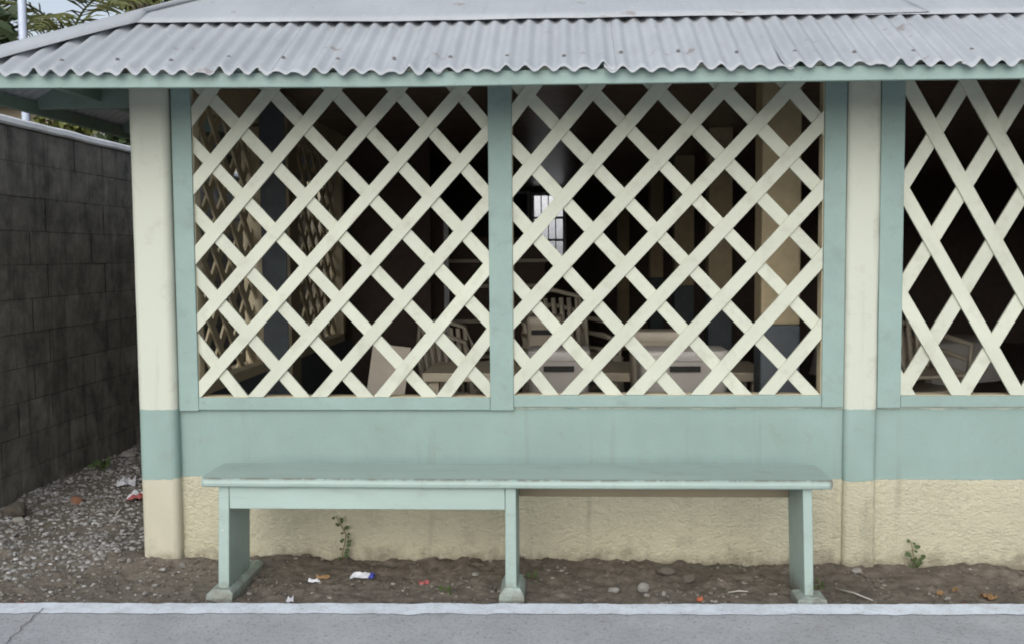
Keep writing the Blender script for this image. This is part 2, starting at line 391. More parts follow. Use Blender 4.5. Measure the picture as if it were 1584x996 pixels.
scatter('pebbles', 16000, (-3.1, 2.6), (-.76, 0), .004, .026, d_front, M['pebble'], 'small pebbles and grit on the soil under the bench', 'pebbles')

# ================================================================== THE BUILDING
bld = tag(empty('building'), 'cream and teal lattice pavilion with corrugated grey roof behind the bench', 'building')
XL, XR = -1.80, 7.2  # hall stretched beyond view, its front bay left open to let light in
# --- low front wall: smooth teal dado, rough cream render below
def wally(x, z):
    rough = max(0, min(1, (.392-z)/.012))
    d = .0040*fbm(x*30, z*36, 2, 3)+.0050*fbm(x*70, z*80, 7, 3)
    fl = .0025*fbm(x*2.2, z*2.2, 5, 3)+.0006*fbm(x*60, z*60, 1, 3)
    return -(fl+rough*(d+.004))
wx = list(np.arange(XL-.05, 2.6, .011))+[3.2, 4.2, 5.2, 6.2, XR]; wz = list(np.arange(-.08, .4, .0105))+list(np.arange(.405, .70, .03))+[.736]
def wpt(x, z): return (x, wally(x, z), z)
wo = grid('front_wall', wx, wz, wpt, M['wall'], bld)
MB().box(XL-.05, XR, .02, .13, -.08, .715).build('wall_core', M['cream_in'], bld)

# --- columns
def column(name, x0, x1, y0, y1, z0, z1, r, m, lean=0.0):
    v = []; f = []; prof = []
    for cx, cy, a0 in ((x1-r, y0+r, -90), (x1-r, y1-r, 0), (x0+r, y1-r, 90), (x0+r, y0+r, 180)):
        for k in range(7): a = R(a0+90*k/6); prof.append((cx+r*math.cos(a), cy+r*math.sin(a)))
    n = len(prof); zs = np.linspace(z0, z1, 60)
    for z in zs:
        for x, y in prof:
            k = .0018*fbm(x*6, z*5, y*6, 3)
            v.append((x+k+lean*(z-z0), y-k, z))
    for j in range(len(zs)-1): f += [(j*n+i, j*n+(i+1)%n, (j+1)*n+(i+1)%n, (j+1)*n+i) for i in range(n)]
    f += [tuple(range(n-1,-1,-1)), tuple(range((len(zs)-1)*n, len(zs)*n))]
    me = bpy.data.meshes.new(name); me.from_pydata(v, [], f); me.update(); me.materials.append(m)
    return link(name, me, bld, True)
column('column', -1.988, -1.806, -.058, .15, -.1, 2.42, .036, M['column'], -.004)
column('column', 1.258, 1.405, -.034, .13, -.1, 2.42, .026, M['wall'], .001)
column('column', 3.9, 4.1, -.05, .15, -.1, 2.42, .05, M['column'])
column('column', 7.0, 7.2, -.05, .15, -.1, 2.42, .05, M['column'])

# --- lattice windows
def clip(poly, x0, x1, z0, z1):
    def half(P, ins, cut):
        o = []
        for i in range(len(P)):
            a, b = P[i], P[(i+1) % len(P)]
            if ins(a): o.append(a)
            if ins(a) != ins(b): o.append(cut(a, b))
        return o
    cx = lambda X: (lambda a, b: (X, a[1]+(b[1]-a[1])*(X-a[0])/(b[0]-a[0])))
    cz = lambda Z: (lambda a, b: (a[0]+(b[0]-a[0])*(Z-a[1])/(b[1]-a[1]), Z))
    for ins, cut in ((lambda p: p[0] >= x0, cx(x0)), (lambda p: p[0] <= x1, cx(x1)), (lambda p: p[1] >= z0, cz(z0)), (lambda p: p[1] <= z1, cz(z1))):
        poly = half(poly, ins, cut)
        if len(poly) < 3: return []
    return poly
def slats(segs, par, x0, x1, z0, z1, ya, yb, w, ext=.45):
    for (p, q) in segs:
        a = onY(p[0], p[1], (ya+yb)/2); b = onY(q[0], q[1], (ya+yb)/2)
        a2, b2 = np.array([a[0], a[2]]), np.array([b[0], b[2]]); d = (b2-a2)/np.linalg.norm(b2-a2); nn = np.array([-d[1], d[0]])
        a2, b2 = a2-d*ext, b2+d*ext; ww = w*random.uniform(.96, 1.04)
        P = clip([tuple(a2-nn*ww/2), tuple(b2-nn*ww/2), tuple(b2+nn*ww/2), tuple(a2+nn*ww/2)], x0, x1, z0, z1)
        if P:
            j = random.uniform(-.0012, .0012)
            MB().prism_xz(P, ya+j, yb+j-.0006).build('slat', M['cream'], par, bevel=.0016, seg=2)
YF0, YF1, YB1 = -.014, -.001, .0135
TOPZ = 2.27
def liner(x0, x1, z0, z1):
    b = MB(); t = .016
    b.box(x0-t, x0, -.004, .075, z0-.014, z1); b.box(x1, x1+t, -.004, .075, z0-.014, z1); b.box(x0, x1, -.004, .075, z0-.014, z0)
    return b.build('lattice_window', M['cream_in'], bld, bevel=.002)
def board(name, par, x0, x1, z0, z1, y0=-.021, y1=-.0045, dx=0.0):
    MB().hexa([(x0,y0,z0),(x1,y0,z0),(x1,y1,z0),(x0,y1,z0)], [(x0+dx,y0,z1),(x1+dx,y0,z1),(x1+dx,y1,z1),(x0+dx,y1,z1)]).build(name, M['teal'], par, bevel=.0025, seg=2)
# left window
x0, x1, z0 = -1.712, -.346, .768
L = tag(liner(x0, x1, z0, TOPZ), 'left lattice window with forty-five degree cream slats')
board('stile', L, -1.806, -1.7135, .703, TOPZ)
board('rail', L, -1.712, -.3475, .708, .766)
board('stile', L, -.346, -.2385, .706, TOPZ)
sl = [((328,139),(299,179)),((420,139),(300,287)),((516.4,139),(303,395)),((616.5,139),(306,499)),((713.7,139),(306,606)),((756,203),(394,615)),((757,309),(492.2,615)),((758,410),(588.6,615)),((759,516),(684.8,615))]
sb = [((314.5,139.4),(760,606)),((417,139.4),(758,499)),((513.7,139.4),(757,404)),((610.7,139.4),(756,302)),((706,139.4),(757,199)),((303,227.6),(667.2,615)),((305,332),(567.9,615)),((307,429),(469.5,615)),((309,531.5),(375.5,615))]
slats(sl, L, x0-.001, x1+.001, z0-.001, TOPZ, YF0, YF1, .0585)
slats(sb, L, x0-.001, x1+.001, z0-.001, TOPZ, YF1, YB1, .0575)
# middle window
x0, x1, z0 = -.237, 1.157, .778
Mi = tag(liner(x0, x1, z0, TOPZ), 'middle lattice window with forty-five degree cream slats')
board('rail', Mi, -.237, 1.1585, .722, .776)
board('stile', Mi, 1.160, 1.2565, .720, TOPZ)
sl = [((824,136),(791,181)),((921.9,134.7),(793,290.7)),((1021.7,134.7),(794,396)),((1123,134.7),(795,494)),((1225.4,134.7),(796,595)),((1273,188),(879.3,611)),((1272,294),(979.8,611)),((1272,399),(1081,611)),((1271,507),(1184,611))]
sb = [((803,134.7),(1254.8,610)),((910,134.7),(1271,512)),((1012.7,134.7),(1272,404)),((1116,134.7),(1272,298)),((1219.5,134.7),(1273,195)),((793,224),(1150.5,611)),((794,328),(1049,611)),((795,434.5),(951.5,611)),((796,539.5),(853.4,611))]
slats(sl, Mi, x0-.001, x1+.001, z0-.001, TOPZ, YF0, YF1, .0605)
slats(sb, Mi, x0-.001, x1+.001, z0-.001, TOPZ, YF1, YB1, .0595)
# right window: narrower diamonds, the falling slats in front
x0, x1, z0 = 1.512, 2.72, .775
Ri = tag(liner(x0, x1, z0, TOPZ), 'right lattice window with steep narrow diamonds')
board('stile', Ri, 1.407, 1.5105, .718, TOPZ)
board('rail', Ri, 1.512, 2.72, .722, .773)
board('stile', Ri, 2.7215, 2.83, .718, TOPZ)
sl = [((1399.4+95.6*i, 122), (1399.4+95.6*i+.556*488, 610)) for i in range(-1, 5)]+[((1440, 372), (1574.5, 610)), ((1438.8, 534), (1483, 610)), ((1392, 590), (1404, 611))]
sl = [s for k, s in enumerate(sl) if k != 0]
sb = [((1498+96.5*i, 122), (1498+96.5*i-.615*488, 610)) for i in range(0, 7)]
slats(sl, Ri, x0-.001, x1+.001, z0-.001, TOPZ, YF0, YF1, .063)
slats(sb, Ri, x0-.001, x1+.001, z0-.001, TOPZ, YF1, YB1, .063)
MB().box(2.84, 3.9, -.01, .10, .72, 2.42).build('wall_panel', M['wall'], bld)
MB().box(-1.80, 7.2, .0, .10, TOPZ+.002, 2.44).build('header_beam', M['teal'], bld, bevel=.003)

# --- roof: hip roof of corrugated sheets, 3 inch corrugation
EX, EY, EZ, SL = -2.60, -.605, 2.150, .56
def lift(x): return .020*max(0, min(1, (-.7-x)/1.6))-.006*max(0, x)/1.8
PITCHW = .0766
RIDGE = 2.4
def sheet(x0, x1, y0, y1, k, dz=0.0):
    ph = random.uniform(-.15, .15); j1 = random.uniform(-.004, .004)
    nx = int(round((x1-x0)/PITCHW*8)); ys = list(np.linspace(y0, y0+.12, 5))+list(np.linspace(y0+.2, y1, 16)); v = []; f = []
    for j, y in enumerate(ys):
        for i in range(nx+1):
            x = x0+(x1-x0)*i/nx; c = x/PITCHW*2*math.pi
            amp = .0128*(1+.18*fbm(x*9, k, y*2, 2))
            if math.cos(c) > 0 and j < 5: ci = int(round(x/PITCHW)); hh = ((ci*7919+k*13) % 17)/16; amp *= 1+(1-j/5)*(hh*1.7-.95)
            yy = y+(.010*fbm(x*8, k*3.1, 0, 3)+.004*math.sin(x*40+k)+j1 if j == 0 else 0)
            hx = EX+(yy-EY)+.03
            xx = max(x, hx)
            z = EZ+SL*(yy-EY)+amp*math.cos(c)+lift(xx)+dz+.003*fbm(x*2, y*2, k, 2)
            if j == 0: z += .0035*fbm(x*15, k, 3, 2)-.002
            v.append((xx, yy, z))
    n = nx+1
    for j in range(len(ys)-1):
        for i in range(nx):
            q = (j*n+i, j*n+i+1, (j+1)*n+i+1, (j+1)*n+i)
            if v[q[1]][0]-v[q[0]][0] < 1e-5 and v[q[2]][0]-v[q[3]][0] < 1e-5: continue
            f.append(q)
    me = bpy.data.meshes.new('roof_sheet'); me.from_pydata(v, [], f); me.update(); me.materials.append(M['roof'])
    link('roof_sheet', me, bld, True, solid=.0022)
k = 0; x = EX
SW = PITCHW*9
while x < 7.3:
    sheet(x, x+SW+PITCHW*.62, EY+.004*(k % 2)-.006*(k % 3 == 1), RIDGE, k, .0028*(k % 2)); x += SW; k += 1
# roofing nails on every third crest
nm_ = MB()
for k_, (rr, zz_) in enumerate(((.0085, 0), (.0075, .0035), (.003, .006))): nm_.v += [(rr*math.cos(a), rr*math.sin(a), zz_) for a in np.linspace(0, 6.2832, 8, endpoint=False)]
nm_.f = [(j*8+i, j*8+(i+1) % 8, (j+1)*8+(i+1) % 8, (j+1)*8+i) for j in range(2) for i in range(8)]+[tuple(range(16, 24))]
nail0 = nm_.build('roofing_nail', simple('dull_lead_nail', (.16, .15, .15), .6), bld)
ci = -27; first = True
while ci*PITCHW < 3.2:
    x_ = ci*PITCHW; y_ = -.50+random.uniform(-.02, .02)
    o = nail0 if first else nail0.copy()
    if not first: COL.objects.link(o)
    first = False
    o.location = (x_, y_, EZ+SL*(y_-EY)+.0150+lift(x_)); o.rotation_euler = (math.atan(SL), 0, 0); ci += 3
# left hip slope
def side_sheet(y0, y1, k):
    ny = int(round((y1-y0)/PITCHW*6)); v = []; f = []; ts = list(np.linspace(0, 2.6, 90))
    for t in ts:
        for i in range(ny+1):
            y = max(y0+(y1-y0)*i/ny, EY+t+.03); v.append((EX+t, y, EZ+SL*t+.0105*math.cos(y/PITCHW*2*math.pi)+.018))
    n = ny+1
    for j in range(len(ts)-1):
        for i in range(ny):
            q = (j*n+i, (j+1)*n+i, (j+1)*n+i+1, j*n+i+1)
            if v[q[3]][1]-v[q[0]][1] < 1e-5 and v[q[2]][1]-v[q[1]][1] < 1e-5: continue
            f.append(q)
    me = bpy.data.meshes.new('roof_sheet'); me.from_pydata(v, [], f); me.update(); me.materials.append(M['roof'])
    link('roof_sheet', me, bld, True, solid=.002)
y = EY
for k in range(9): side_sheet(y, y+SW+.04, k+20); y += SW
# hip cap: flat sheet folded over the hip
hv = []; hf = []
for i, t in enumerate(np.linspace(-.02, 2.7, 80)):
    w = .165 if t < .60 else max(.03, .165-(t-.60)*2.2); hz = EZ+SL*t+.036+.02; e = .010*fbm(t*3, 1, 1, 3)
    top = (EX+t, EY+t, hz)
    fr = (EX+t+w*.5, EY+t-w*.5, EZ+SL*(t-w*.5)+.021+.02+e+lift(EX+t)-.018)
    sd_ = (EX+t-w*.5, EY+t+w*.5, EZ+SL*(t-w*.5)+.021+.02+e)
    m1 = (EX+t+.03, EY+t-.03, hz-.008); m2 = (EX+t-.03, EY+t+.03, hz-.008)
    hv += [sd_, m2, top, m1, fr]
for i in range(79): hf += [(i*5+q, i*5+q+1, (i+1)*5+q+1, (i+1)*5+q) for q in range(4)]
hm = MB(); hm.v = hv; hm.f = [q[::-1] for q in hf]; hm.build('hip_cap', M['roof'], bld, True, solid=.002)
# flat flashing sheets laid across the corrugations
def flashing(xa, xb, skew, dz, k):
    v = []; f = []; xs = np.linspace(xa, xb, 90); ys = np.linspace(0, .55, 8)
    for i, x in enumerate(xs):
        for yq in ys:
            y = -.098+yq+(.009*fbm(x*2.1, k, 2, 3)+.003*fbm(x*9, k, 1, 2) if yq == 0 else 0)
            xx = x+skew*(yq/.2)*((i/89)**6)
            xx = max(xx, EX+(y-EY)+.012)
            v.append((xx, y, EZ+SL*(y-EY)+.0185+dz+lift(xx)+.004*fbm(xx*1.4, y*3, k, 3)*(.3+yq*3)))
    for i in range(89): f += [(i*8+j, (i+1)*8+j, (i+1)*8+j+1, i*8+j+1) for j in range(7)]
    me = bpy.data.meshes.new('flashing'); me.from_pydata(v, [], f); me.update(); me.materials.append(M['roof'])
    link('flashing', me, bld, True, solid=.0018)
flashing(-2.08, 1.585, -.07, .0075, 3)
flashing(1.30, 7.4, 0, .0, 8)
# boards along the eaves and the timber under them
fv = MB(); xs = np.linspace(-2.575, 7.4, 40); vs = []
for x in xs:
    z = 2.094+lift(x); vs += [(x, -.572, z), (x, -.572, z+.058), (x, -.545, z+.058), (x, -.545, z)]
fs = [(i*4+q, (i+1)*4+q, (i+1)*4+(q+1) % 4, i*4+(q+1) % 4) for i in range(39) for q in range(4)]+[(0,1,2,3), (159,158,157,156)]
fv.add(vs, [q[::-1] for q in fs]); fv.build('fascia_board', M['teal'], bld, bevel=.003, seg=2)
MB().box(-2.575, -2.548, -.544, 5.2, 2.114, 2.172).build('fascia_board', M['teal_shaded'], bld, bevel=.003)
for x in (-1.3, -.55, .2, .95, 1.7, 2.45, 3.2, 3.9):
    MB().hexa([(x-.022,-.544,2.115),(x+.022,-.544,2.115),(x+.022,-.002,2.40),(x-.022,-.002,2.40)], [(x-.022,-.544,2.155),(x+.022,-.544,2.155),(x+.022,-.002,2.455),(x-.022,-.002,2.455)]).build('rafter', M['teal_shaded'], bld)
MB().bar((-2.547, -.27, 2.205), (-1.95, -.27, 2.205), .05, .085).build('lookout_beam', M['teal_shaded'], bld, bevel=.003)
MB().bar((-2.547, .22, 2.19), (-2.01, .22, 2.19), .05, .10).build('lookout_beam', M['teal_shaded'], bld, bevel=.003)
MB().bar((-2.547, 1.2, 2.19), (-2.01, 1.2, 2.19), .05, .10).build('lookout_beam', M['teal_shaded'], bld, bevel=.003)
MB().bar((-2.53, -.53, 2.19), (-1.9, .10, 2.475), .045, .10).build('hip_rafter', M['teal_shaded'], bld)
MB().bar((-2.25, -.24, 2.20), (-2.25, 3.0, 2.20), .045, .06).build('batten', M['teal_shaded'], bld)

# --- left side wall with its own lattice windows, seen from inside
SX0, SX1 = -2.0, -1.88
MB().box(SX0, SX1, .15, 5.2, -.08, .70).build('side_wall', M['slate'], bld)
MB().box(SX0, SX1, .15, 5.2, 2.23, 2.44).build('header_beam', M['cream_in'], bld)
def side_window(y0, y1, z0, z1):
    b = MB(); b.box(SX0, SX1+.02, y0-.09, y0, z0, z1); b.box(SX0, SX1+.02, y1, y1+.09, z0, z1); b.box(SX0, SX1+.03, y0, y1, z0-.06, z0)
    o = b.build('lattice_window', M['cream_in'], bld, bevel=.003)
    h = z1-z0; nS = int((y1-y0+h)/.24)
    for lay, sgn in ((SX0+.05, 1), (SX0+.066, -1)):
        for i in range(nS+1):
            c = y0+i*.24 if sgn < 0 else y0-h+i*.24
            pa = [(c, z0), (c+h*sgn, z1)] if sgn > 0 else [(c, z0), (c-h, z1)]
            a, e = np.array(pa[0]), np.array(pa[1]); d = (e-a)/np.linalg.norm(e-a); nn = np.array([-d[1], d[0]])*.029
            P = clip([tuple(a-d*.1-nn), tuple(e+d*.1-nn), tuple(e+d*.1+nn), tuple(a-d*.1+nn)], y0, y1, z0, z1)
            if not P: continue
            m = MB().prism_xz(P, 0, .0125); m.v = [(lay+yy, xx, zz) for xx, yy, zz in m.v]
            m.f = [q[::-1] for q in m.f]; m.build('slat', M['cream_in'], o)
side_window(.36, 1.62, .77, 2.22)
side_window(2.42, 3.85, .77, 2.22)
MB().box(SX0, SX1, 1.72, 2.32, .702, 2.228).build('side_pier', M['cream_in'], bld)
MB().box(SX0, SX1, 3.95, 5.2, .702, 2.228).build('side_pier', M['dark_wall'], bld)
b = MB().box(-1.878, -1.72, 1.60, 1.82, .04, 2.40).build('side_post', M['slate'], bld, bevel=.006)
MB().box(-1.7195, -1.70, 1.604, 1.816, .04, 2.40).build('side_post_shaded_face', M['shaded_beige'], bld)  # thin slab, its brown is the post's cream side in dim light

# --- room: floor, ceiling, walls at the back
tag(MB().box(-1.99, 7.2, .132, 11.3, -.06, .04).build('interior_floor', M['floor']), kind='structure')
for i in range(19):
    y0 = .16+i*.58
    MB().box(-1.98, 7.2, y0, y0+.572, 2.442, 2.455).build('ceiling_board', M['ceiling'], bld)
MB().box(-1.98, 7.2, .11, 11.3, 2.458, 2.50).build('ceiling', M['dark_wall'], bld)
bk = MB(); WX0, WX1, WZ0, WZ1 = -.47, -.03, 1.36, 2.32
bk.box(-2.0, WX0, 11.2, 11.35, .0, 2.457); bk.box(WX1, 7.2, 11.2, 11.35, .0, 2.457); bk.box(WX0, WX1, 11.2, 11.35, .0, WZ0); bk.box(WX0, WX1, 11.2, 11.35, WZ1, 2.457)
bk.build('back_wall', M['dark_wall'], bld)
MB().box(7.1, 7.2, .2, 11.3, .0, 2.457).build('unseen_right_wall', M['dark_wall'], bld)  # unseen end wall, added full height to cut the light inside
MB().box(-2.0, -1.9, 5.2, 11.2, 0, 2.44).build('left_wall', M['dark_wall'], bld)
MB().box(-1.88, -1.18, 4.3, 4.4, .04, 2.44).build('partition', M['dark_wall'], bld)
fr = MB(); fr.box(WX0-.05, WX0, 11.16, 11.2, WZ0-.05, WZ1+.05); fr.box(WX1, WX1+.05, 11.16, 11.2, WZ0-.05, WZ1+.05); fr.box(WX0, WX1, 11.16, 11.2, WZ1, WZ1+.05); fr.box(WX0, WX1, 11.16, 11.2, WZ0-.05, WZ0)
fr = fr.build('grille_window', M['white'], bld)
for i in range(1, 4): MB().box(WX0+.44*i/4-.008, WX0+.44*i/4+.008, 11.21, 11.225, WZ0, WZ1).build('grille_bar', M['white'], fr)
for z in (WZ0+.26, WZ0+.60): MB().box(WX0, WX1, 11.226, 11.25, z, z+.035).build('grille_rail', M['white'], fr)
MB().box(-1.4, .8, 13.0, 13.1, 0, 3.4).build('courtyard_wall', M['white'], None)
cw = bpy.data.objects['courtyard_wall']; tag(cw, 'white courtyard wall glimpsed through the far barred window', 'wall')
# row of columns down the hall
for i, (a, c, y, zb) in enumerate(((1178, 1239, .62, 1.05), (1096, 1133, 3.8, 1.07), (1043, 1074, 6.2, 1.08), (1005, 1026, 9.0, 1.1))):
    xa, xb = onY(a, 400, y)[0], onY(c, 400, y)[0]
    o = MB().box(xa, xb, y, y+.2, zb, 2.44).build('interior_column', M['column_in'], bld, bevel=.012, seg=2)
    MB().box(xa-.001, xb+.001, y-.001, y+.201, .04, zb).build('interior_column_base', M['slate'], bld, bevel=.012, seg=2)
xa = onY(955, 400, 10.2)[0]
MB().box(xa, xa+.17, 10.2, 10.38, .04, 2.44).build('interior_column', M['column_in'], bld)

# ================================================================== BENCH
bench = tag(empty('bench', (-.2, -.4, 0)), 'long pale teal wooden bench standing on the soil before the lattice wall', 'bench')
bench_objs = []
def bp(mb, name, **k):
    o = mb.build(name, k.pop('m', M['teal_bench']), None, **k); o.parent = bench; o.matrix_parent_inverse = Matrix.Translation((.2, .4, 0)); bench_objs.append(o); return o
v = []; f = []; prof = [(-.572,.470),(-.580,.476),(-.583,.488),(-.580,.500),(-.570,.506),(-.400,.5075),(-.245,.506),(-.240,.500),(-.240,.472),(-.246,.468)]
bx = list(np.linspace(-1.518, -1.49, 5))+list(np.linspace(-1.45, 1.02, 70))+list(np.linspace(1.05, 1.078, 5))
for x in bx:
    e = min(x+1.518, 1.078-x); rr = .03; inset = rr-math.sqrt(max(0, rr*rr-max(0, rr-e)**2)) if e < rr else 0
    for (y, z) in prof:
        cy = -.41; yy = y+(inset if y < cy else -inset)
        v.append((x, yy+.0012*fbm(x*9, y*30, 2, 2), z-.003*math.sin((x+1.5)*1.1)+.001*fbm(x*6, y*20, z*20, 3)))
n = len(prof)
for i in range(len(bx)-1): f += [(i*n+q, i*n+(q+1) % n, (i+1)*n+(q+1) % n, (i+1)*n+q) for q in range(n)]
f += [tuple(range(n-1,-1,-1)), tuple(range((len(bx)-1)*n, len(bx)*n))]
s_ = MB(); s_.v = v; s_.f = [q[::-1] for q in f]; bp(s_, 'seat', smooth=False, bevel=.0015)
def leg(x0, x1, xf0, xf1):
    m = MB().hexa([(xf0,-.55,-.03),(xf1,-.55,-.03),(xf1,-.26,-.03),(xf0,-.26,-.03)], [(x0,-.55,.467),(x1,-.55,.467),(x1,-.26,.467),(x0,-.26,.467)])
    return bp(m, 'leg', bevel=.004, seg=2)
leg(-1.447, -1.402, -1.460, -1.414); leg(-.249, -.205, -.252, -.205); leg(.958, .996, .972, 1.008)
bp(MB().box(-1.4005, -.2505, -.5515, -.528, .374, .466), 'apron', bevel=.003, seg=2)
bp(MB().box(-.2035, .9565, -.300, -.278, .372, .466), 'apron', m=M['shaded_beige'], bevel=.003)  # back apron, beige with the shade under the seat in its colour
bp(MB().box(-1.4005, -.2505, -.300, -.278, .372, .466), 'apron', m=M['shaded_beige'], bevel=.003)
def foot(cx, w0, w1, y0, y1, z1, seed):
    v = []; ring = []
    for (t, ww, z) in ((0, w1, -.05), (0, w1, .006), (.4, w1*.97, .022), (.9, w0, z1), (1, w0*.8, z1+.002)):
        yb0 = y0+t*.022; yb1 = y1-t*.012
        pts = []
        for k in range(8):
            fx = (k/7-.5)*ww
            pts.append((cx+fx, yb0+.008*fbm(fx*30, seed, z*20, 2), z+.004*fbm(fx*40, seed, 1, 2)))
        for k in range(8):
            fx = (.5-k/7)*ww
            pts.append((cx+fx, yb1+.008*fbm(fx*30, seed+3, z*20, 2), z+.004*fbm(fx*40, seed+5, 1, 2)))
        ring.append(pts); v += pts
    n = 16; f = [tuple(range(4*n, 5*n))]
    for j in range(4): f += [(j*n+i, j*n+(i+1) % n, (j+1)*n+(i+1) % n, (j+1)*n+i) for i in range(n)]
    m = MB(); m.v = v; m.f = f; return bp(m, 'foot', bevel=.003)
foot(-1.440, .078, .112, -.598, -.14, .036, 1); foot(-.225, .07, .105, -.585, -.36, .050, 5); foot(.992, .075, .118, -.60, -.46, .026, 9)

# ================================================================== DARK BLOCK WALL OF THE NEIGHBOUR
WXF = -3.19
bw = tag(empty('block_wall', (WXF, 2, 0)), 'mouldy dark concrete block wall along the alley with a white cap', 'wall')
def wp(o): o.parent = bw; o.matrix_parent_inverse = Matrix.Translation((-WXF, -2, 0)); return o
wp(MB().box(WXF-.16, WXF-.010, -.35, 9, -.1, 2.19).build('wall_core', simple('dark_mortar', (.06, .058, .05), .95, .1, .3, 20, .6)))
bs = []
for k in range(6):
    m = MB(); nx, nz = 7, 4; v = []
    for j in range(nz):
        for i in range(nx):
            e = 1 if i in (0, nx-1) or j in (0, nz-1) else 0
            v.append(((-.001 if e else 0)+.002*fbm(i*.9+k*7, j*.9, k, 3), -.198+.396*i/(nx-1)+.001*fbm(j*1.3, k, i, 2), .0015+.197*j/(nz-1)+.001*fbm(i*1.1, k+4, j, 2)))
    f = [(j*nx+i, (j*nx+i+1), (j+1)*nx+i+1, (j+1)*nx+i) for j in range(nz-1) for i in range(nx-1)]
    m.v = v; m.f = f; me = bpy.data.meshes.new('block'); me.from_pydata(v, [], f); me.update(); me.materials.append(M['block']); me.polygons.foreach_set('use_smooth', [False]*len(me.polygons)); bs.append(me)
for r_ in range(11):
    for c_ in range(23):
        y = -.30+c_*.4+(.2 if r_ % 2 else 0)
        o = bpy.data.objects.new('block', random.choice(bs)); COL.objects.link(o)
        o.location = (WXF+random.uniform(-.0015, .003), y, -.02+r_*.2); wp(o)
cp = MB(); vs = []; ys = np.linspace(-.36, 9, 90)
cpf = [(-.18,2.185),(.014,2.185),(.024,2.195),(.022,2.222),(-.01,2.238),(-.14,2.238),(-.18,2.222)]
for y in ys:
    for x, z in cpf: vs.append((WXF+x+.003*fbm(y*5, x*9, z, 2), y, z+.005*fbm(y*3, x*5, 1, 3)+(.0)))
nn_ = len(cpf); fs = [(i*nn_+q, i*nn_+(q+1) % nn_, (i+1)*nn_+(q+1) % nn_, (i+1)*nn_+q) for i in range(89) for q in range(nn_)]+[tuple(range(nn_-1,-1,-1)), tuple(range(89*nn_, 90*nn_))]
cp.v = vs; cp.f = fs; wp(cp.build('wall_cap', paint('white_cap', (.80, .81, .82), dirt=(.3,.3,.28), amt=.35), smooth=False))

# ================================================================== BEHIND: house, pipe, trees
hs_ = tag(empty('neighbour_house', (-7, 8, 0)), 'beige rendered house behind the dark block wall', 'house')
def hp(o): o.parent = hs_; o.matrix_parent_inverse = Matrix.Translation((7, -8, 0)); return o
hp(MB().box(-14, -2.6, 8, 13, -.05, 3.3).build('wall', M['house']))
hp(MB().hexa([(-14.5,7.6,3.302),(-2.1,7.6,3.302),(-2.1,13.4,3.302),(-14.5,13.4,3.302)], [(-14.5,7.6,3.36),(-2.1,7.6,3.36),(-2.1,13.4,3.75),(-14.5,13.4,3.75)]).build('roof', M['house_roof']))
for px in (165, 12):
    c = onY(px, 204, 8); wf = hp(MB().box(c[0]-.35, c[0]+.35, 7.95, 8.0, 1.7, c[2]+.05).build('window', M['white']))
    g = MB().box(c[0]-.30, c[0]-.02, 7.94, 7.949, 1.75, c[2]).build('pane', M['glass_dark']); g.parent = wf; g.matrix_parent_inverse = Matrix.Identity(4)
    g = MB().box(c[0]+.02, c[0]+.30, 7.94, 7.949, 1.75, c[2]).build('pane', M['glass_dark']); g.parent = wf
pa = onY(40, 190, 4.6); pb = onY(34, 20, 4.6); dv = (pb-pa)/(pb[2]-pa[2])
pipe = MB().tube([pa+dv*(-.05-pa[2]), pa+dv*(5.5-pa[2])], .034, 12).build('vent_pipe', M['pipe'], None, True)
tag(pipe, 'pale blue upright pipe behind the dark block wall', 'pipe')
sp_ = MB().tube([pa+dv*(.3-pa[2])+np.array([-.09, .2, 0]), pa+dv*(4.6-pa[2])+np.array([-.09, .2, 0])], .03, 8).build('timber_post', M['bark'], None, True)
tag(sp_, 'dark slim timber post just left of the pale blue pipe', 'post')

def palm(base, top, nfr, ln, label, seed, mleaf):
    rg = random.Random(seed); root = tag(empty('palm_tree', base), label, 'tree', None)
    B, T = Vector(base), Vector(top); pts = [(B+(T-B)*t+Vector((.12*math.sin(t*2), 0, 0)))-B for t in np.linspace(0, 1, 9)]
    MB().tube(pts, [.16-.06*t for t in np.linspace(0, 1, 9)], 10).build('trunk', M['bark'], root, True)
    for i in range(nfr):
        az = 6.283*i/nfr+rg.uniform(-.2, .2); el = rg.uniform(.35, 1.25); L_ = ln*rg.uniform(.8, 1.1)
        m = MB(); p = pts[-1].copy(); d = Vector((math.cos(az)*math.cos(el), math.sin(az)*math.cos(el), math.sin(el))); st = L_/22; path = [p.copy()]
        for s in range(22):
            d = (d+Vector((0, 0, -.085))).normalized(); p = p+d*st; path.append(p.copy())
        m.tube(path[::2], [.018*(1-.8*k/11) for k in range(12)][:len(path[::2])], 5)
        for s in range(3, 22):
            for q in (0,):
                c = path[s].lerp(path[min(s+1, 22)], q); dd = (path[min(s+1, 22)]-path[s-1]).normalized(); side = dd.cross(Vector((0,0,1))).normalized()
                for sg in (-1, 1):
                    ll = ln*.33*math.sin(math.pi*min(1, (s+2)/25))*rg.uniform(.8, 1.15); e = c+(side*sg*.75+dd*.55+Vector((0,0,-.35+rg.uniform(-.15,.25)))).normalized()*ll
                    w = dd*.010; mid = c.lerp(e, .5)+Vector((0,0,.03)); m.add([c-w, c+w, mid+w*1.2, e, mid-w*1.2], [(0,1,2,3,4)])
        m.build('frond', mleaf, root)
    return root
pt = onY(92, 70, 6.6); palm((pt[0]-.1, 6.7, 0), (pt[0], 6.6, pt[2]), 15, 1.15, 'palm tree with dark spiky fronds rising behind the left roof corner', 4, M['palm'])

